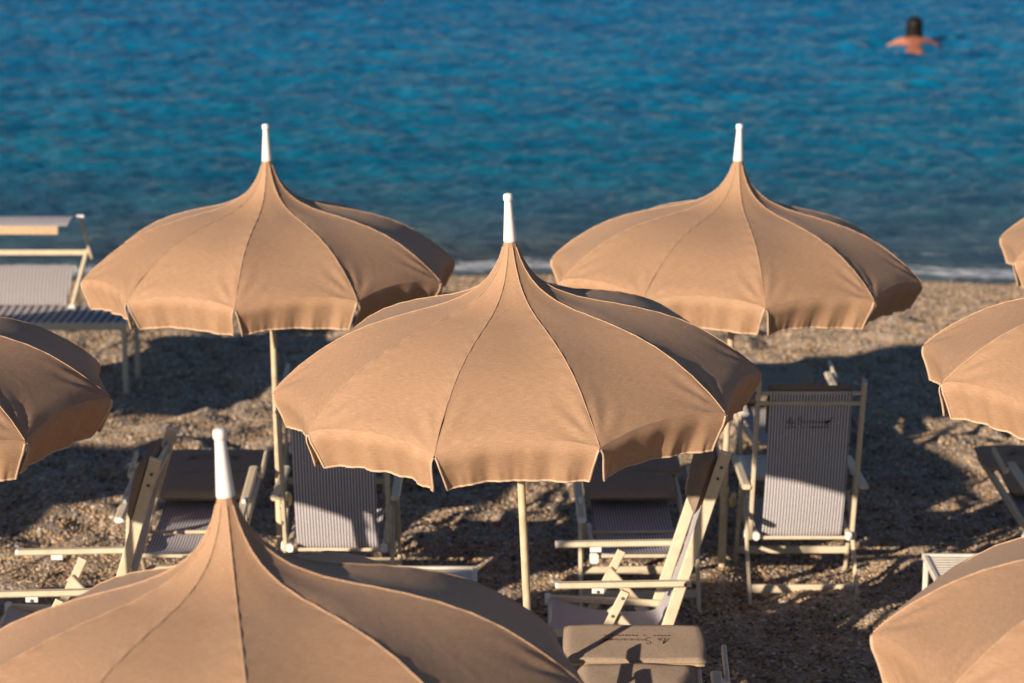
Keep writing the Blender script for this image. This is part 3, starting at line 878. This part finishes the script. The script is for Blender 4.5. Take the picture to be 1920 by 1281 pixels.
place_chair('upright', 1.705, 13.67, 180, 'upright striped deck chair seen from behind with dark script logo on its back')
place_chair('upright', -1.01, 13.42, 180, 'upright striped deck chair seen from behind, half hidden by the central umbrella')
place_chair('upright', 0.57, 11.80, -91, 'side-on deck chair with dark pillow, just right of the central umbrella pole')
place_chair('upright', -2.27, 11.66, -90, 'side-on deck chair with dark pillow behind the nearest umbrella, lower left')
place_chair('reclined', 0.73, 13.28, 1, 'reclined striped deck chair with tan headrest, between central pole and side-on chair')
place_chair('reclined', -1.88, 13.28, 0, 'reclined striped deck chair with tan headrest behind the white finial, lower left')
place_chair('reclined', 0.57, 9.72, -1, 'reclined chair with sunlit tan headrest and upside-down logo at the bottom edge')
place_chair('reclined', 3.36, 13.40, 3, 'shaded reclined deck chair at the right edge beneath the umbrella')
place_chair('reclined', 1.90, 15.95, 2, 'reclined deck chair with pale headrest hidden behind the logo chair')
place_chair('reclined', -1.20, 15.85, 0, 'reclined deck chair hidden behind the back left umbrella pole')

# ------------------------------------------------------------------ slatted side tables
def make_table():
    root = empty('side_table')
    w, hgt = 0.25, 0.40
    for s in (-1, 1):
        MB().bar((-w, s * (w - 0.016), hgt), (w, s * (w - 0.016), hgt), 0.032, 0.034, (0, 1, 0)).build('frame_bar', M['slat'], root)
        MB().bar((s * (w - 0.016), -w + 0.034, hgt - 0.001), (s * (w - 0.016), w - 0.034, hgt - 0.001), 0.032, 0.032, (1, 0, 0)).build('frame_bar', M['slat'], root)
        for q in (-1, 1):
            MB().bar((s * (w - 0.022), q * (w - 0.022), -0.05), (s * (w - 0.022), q * (w - 0.022), hgt - 0.018), 0.03, 0.03, (1, 0, 0)).build('leg', M['slat'], root)
    me = None
    for i in range(9):
        y = -w + 0.062 + i * (2 * w - 0.124) / 8
        if me is None:
            o = MB().bar((-w + 0.033, 0, hgt + 0.002), (w - 0.033, 0, hgt + 0.002), 0.036, 0.014, (0, 1, 0)).build('slat', M['slat'], root)
            me = o.data
        else:
            o = link('slat', me, root)
        o.location = (0, y, 0)
    return root
tb = make_table()
for i, (lat, h, rot, label) in enumerate([
        (1.73, 14.74, 0, 'white slatted side table between the logo chair and the pole'),
        (-0.44, 12.25, 0, 'white slatted side table peeking out above the nearest umbrella'),
        (2.54, 12.49, -1, 'cream slatted side table left of the lower right umbrella')]):
    o = tb if i == 0 else copy_tree(tb)
    o.location = (lat, h, float(ground_smooth(h)) + 0.01); o.rotation_euler = (rad(-3), 0, rad(rot))
    tag(o, label, 'side table', 'slatted side tables by the deck chairs')

# ------------------------------------------------------------------ hooded daybed at the water side
def make_daybed():
    root = empty('daybed')
    zt = 0.60; x0, x1 = -1.62, 0.0; y0, y1 = 0.0, 0.66
    for y in (y0 + 0.02, y1 - 0.02):
        MB().bar((x0, y, zt - 0.03), (x1, y, zt - 0.03), 0.04, 0.055, (0, 1, 0)).build('side_rail', M['frame'], root)
    for x in (x0 + 0.02, x1 - 0.02):
        MB().bar((x, y0 + 0.041, zt - 0.032), (x, y1 - 0.041, zt - 0.032), 0.04, 0.05, (1, 0, 0)).build('end_rail', M['frame'], root)
        for y in (y0 + 0.022, y1 - 0.022):
            MB().bar((x, y, -0.08), (x, y, zt - 0.058), 0.042, 0.042, (1, 0, 0)).build('leg', M['frame'], root)
    rows = [[Vector((x0 + 0.03 + (x1 - x0 - 0.06) * i / 12, y0 + 0.03 + (y1 - y0 - 0.06) * j / 6, zt + 0.002 - 0.012 * math.sin(math.pi * j / 6))) for i in range(13)] for j in range(7)]
    MB().sheet(rows, 0.005).build('seat_sling', M['stripe_bed'], root, 50)
    # raised backrest with its sunshade
    a = Vector((-0.53, 0.56, zt + 0.01)); up = Vector((0.10, 0.33, 0.46)).normalized(); L = 0.52
    W = Vector((-0.80, 0, 0))
    for q in (0, 1):
        p = a + W * q
        r = MB().bar(p, p + up * L, 0.030, 0.040, (1, 0, 0)).build('backrest_rail', M['frame'], root)
        MB().lathe([(0.02, -0.025), (0.02, 0.025)], 12, p, (1, 0, 0)).build('hinge', M['white'], r)
    for q, t in ((L - 0.02, 0.045),):
        MB().bar(a + up * q + W * 0.02, a + up * q + W * 0.98, t, 0.024, tuple(up)).build('backrest_bar', M['frame'], root)
    nb = up.cross(Vector((1, 0, 0)))
    rows = [[a + W * (0.07 + 0.86 * i / 10) + up * (0.02 + (L - 0.16) * j / 8) + nb * (-0.02 * math.sin(math.pi * j / 8)) for i in range(11)] for j in range(9)]
    MB().sheet(rows, 0.005).build('backrest_sling', M['stripe_back'], root, 50)
    b = a + up * (L - 0.03) + Vector((0.035, 0, 0)); ha = Vector((-0.055, -0.10, 0.33))
    tops = []
    for q in (0, 1):
        p = b + W * 1.06 * q
        MB().bar(p - ha * 0.12, p + ha, 0.022, 0.030, (1, 0, 0)).build('shade_arm', M['frame'], root)
        MB().lathe([(0.018, -0.03), (0.018, 0.03)], 12, p + ha, (1, 0, 0)).build('shade_joint', M['white'], root)
        tops.append(p + ha)
    f = Vector((0.0, -0.46, 0.015))
    rows = [[tops[0].lerp(tops[1], 0.03 + 0.94 * i / 10) + f * (j / 6) + Vector((0, 0, 0.028 * math.sin(math.pi * j / 6))) for i in range(11)] for j in range(7)]
    sh = MB().sheet(rows, 0.006).build('sunshade', M['stripe'], root, 50)
    rows = [[tops[0].lerp(tops[1], 0.12 + 0.85 * i / 10) + f + Vector((0, -0.004 * j, -0.005 - 0.022 * j)) for i in range(11)] for j in range(4)]
    MB().sheet(rows, 0.004).build('shade_fringe', M['canvas2'], sh, 50)
    return root
M['canvas2'] = mat_plain('tan_fringe_cloth', (0.50, 0.36, 0.23), 0.85, 0.08, 60, 0.2)
db = make_daybed()
db.location = (-3.10, 18.77, float(ground_smooth(19.1)) + 0.0)
db.rotation_euler = (rad(-1.5), 0, rad(0))
tag(db, 'cream daybed with striped backrest and raised sunshade, upper left by the water', 'daybed')

# ------------------------------------------------------------------ swimmer
def make_swimmer():
    root = empty('person')
    me = bpy.data.meshes.new('body')
    # breaststroke, seen from behind: head up, shoulders and upper back out of the water, swimming away (+Y)
    J = {
        'pelvis': ((0.0, -0.52, -0.035), (0.15, 0.10)), 'waist': ((0.0, -0.30, 0.00), (0.125, 0.09)), 'chest': ((0.0, -0.08, 0.035), (0.16, 0.10)),
        'neckb': ((0.0, 0.10, 0.115), (0.085, 0.075)), 'neck': ((0.0, 0.14, 0.19), (0.055, 0.055)), 'head0': ((0.0, 0.16, 0.26), (0.078, 0.085)), 'head1': ((0.0, 0.165, 0.345), (0.080, 0.092)), 'head2': ((0.0, 0.155, 0.405), (0.05, 0.06)),
        'shL': ((-0.20, 0.06, 0.080), (0.075, 0.07)), 'shR': ((0.20, 0.06, 0.080), (0.075, 0.07)),
        'elL': ((-0.40, 0.16, -0.045), (0.046, 0.046)), 'elR': ((0.40, 0.16, -0.045), (0.046, 0.046)),
        'wrL': ((-0.42, 0.46, -0.16), (0.032, 0.028)), 'wrR': ((0.42, 0.46, -0.16), (0.032, 0.028)),
        'hL': ((-0.40, 0.56, -0.17), (0.040, 0.016)), 'hR': ((0.40, 0.56, -0.17), (0.040, 0.016)),
        'hipL': ((-0.10, -0.60, -0.05), (0.10, 0.095)), 'hipR': ((0.10, -0.60, -0.05), (0.10, 0.095)),
        'knL': ((-0.17, -0.98, -0.12), (0.062, 0.062)), 'knR': ((0.17, -0.98, -0.12), (0.062, 0.062)),
        'anL': ((-0.13, -1.36, -0.12), (0.038, 0.038)), 'anR': ((0.13, -1.36, -0.12), (0.038, 0.038)),
        'toL': ((-0.19, -1.55, -0.10), (0.045, 0.022)), 'toR': ((0.19, -1.55, -0.10), (0.045, 0.022)),
    }
    E = [('pelvis', 'waist'), ('waist', 'chest'), ('chest', 'neckb'), ('neckb', 'neck'), ('neck', 'head0'), ('head0', 'head1'), ('head1', 'head2')]
    for s in 'LR':
        E += [('chest', 'sh' + s), ('sh' + s, 'el' + s), ('el' + s, 'wr' + s), ('wr' + s, 'h' + s), ('pelvis', 'hip' + s), ('hip' + s, 'kn' + s), ('kn' + s, 'an' + s), ('an' + s, 'to' + s)]
    names = list(J); ix = {n: i for i, n in enumerate(names)}
    me.from_pydata([J[n][0] for n in names], [(ix[a], ix[b]) for a, b in E], [])
    o = link('body', me, root)
    sk = o.modifiers.new('skin', 'SKIN')
    for i, n in enumerate(names):
        me.skin_vertices[0].data[i].radius = J[n][1]
        me.skin_vertices[0].data[i].use_root = (n == 'pelvis')
    sub = o.modifiers.new('subdivision', 'SUBSURF'); sub.levels = 2; sub.render_levels = 2
    dg = bpy.context.evaluated_depsgraph_get()
    ev = bpy.data.meshes.new_from_object(o.evaluated_get(dg))
    o.modifiers.clear(); o.data = ev; ev.name = 'body'
    ev.materials.clear(); ev.materials.append(M['skin']); ev.shade_smooth()
    # face, on the far side of the head
    MB().lathe([(0.004, 0.0), (0.016, 0.012), (0.012, 0.03), (0.004, 0.04)], 10, (0, 0.245, 0.33), (0, 0.35, -1)).build('nose', M['skin'], root)
    for s in (-1, 1):
        MB().lathe([(0.004, 0), (0.012, 0.004), (0.010, 0.012), (0.003, 0.015)], 10, (s * 0.032, 0.235, 0.345), (0, 1, 0)).build('eye', M['white'], root)
        MB().lathe([(0.006, 0), (0.024, 0.004), (0.022, 0.014), (0.006, 0.018)], 10, (s * 0.078, 0.165, 0.325), (s, -0.2, 0)).build('ear', M['skin'], root)
    # wet hair: cap over the skull, falling to the shoulders
    mb = MB(); rows = []
    for j in range(15):
        t = j / 14
        row = []
        for i in range(21):
            an = rad(-118 + 236 * i / 20)
            if t < 0.5:
                ph = t / 0.5 * math.pi / 2
                rx, ry, z = 0.122 * math.sin(ph), 0.135 * math.sin(ph), 0.33 + 0.122 * math.cos(ph)
            else:
                q = (t - 0.5) / 0.5
                rx, ry, z = 0.122 - 0.010 * math.sin(math.pi * q) + 0.018 * q, 0.135 - 0.03 * q, 0.33 - 0.215 * q
            wob = 1 + 0.03 * math.sin(an * 9 + j * 0.3) * t
            row.append(Vector((rx * math.sin(an) * wob, 0.155 - ry * math.cos(an) * wob, z)))
        rows.append(row)
    mb.sheet(rows[1:], 0.014)
    mb.pad((0, 0.155, 0.425), (1, 0, 0), (0, 1, 0), (0, 0, 1), 0.075, 0.085, 0.024)
    mb.build('hair', M['hair'], root, 70)
    return root
sw = make_swimmer()
sw.location = (6.90, 41.4, -0.01)
sw.rotation_euler = (rad(3), 0, rad(-8)); sw.scale = (1.08, 1.08, 1.08)
tag(sw, 'person with dark hair and bare back swimming away in the sea', 'person')
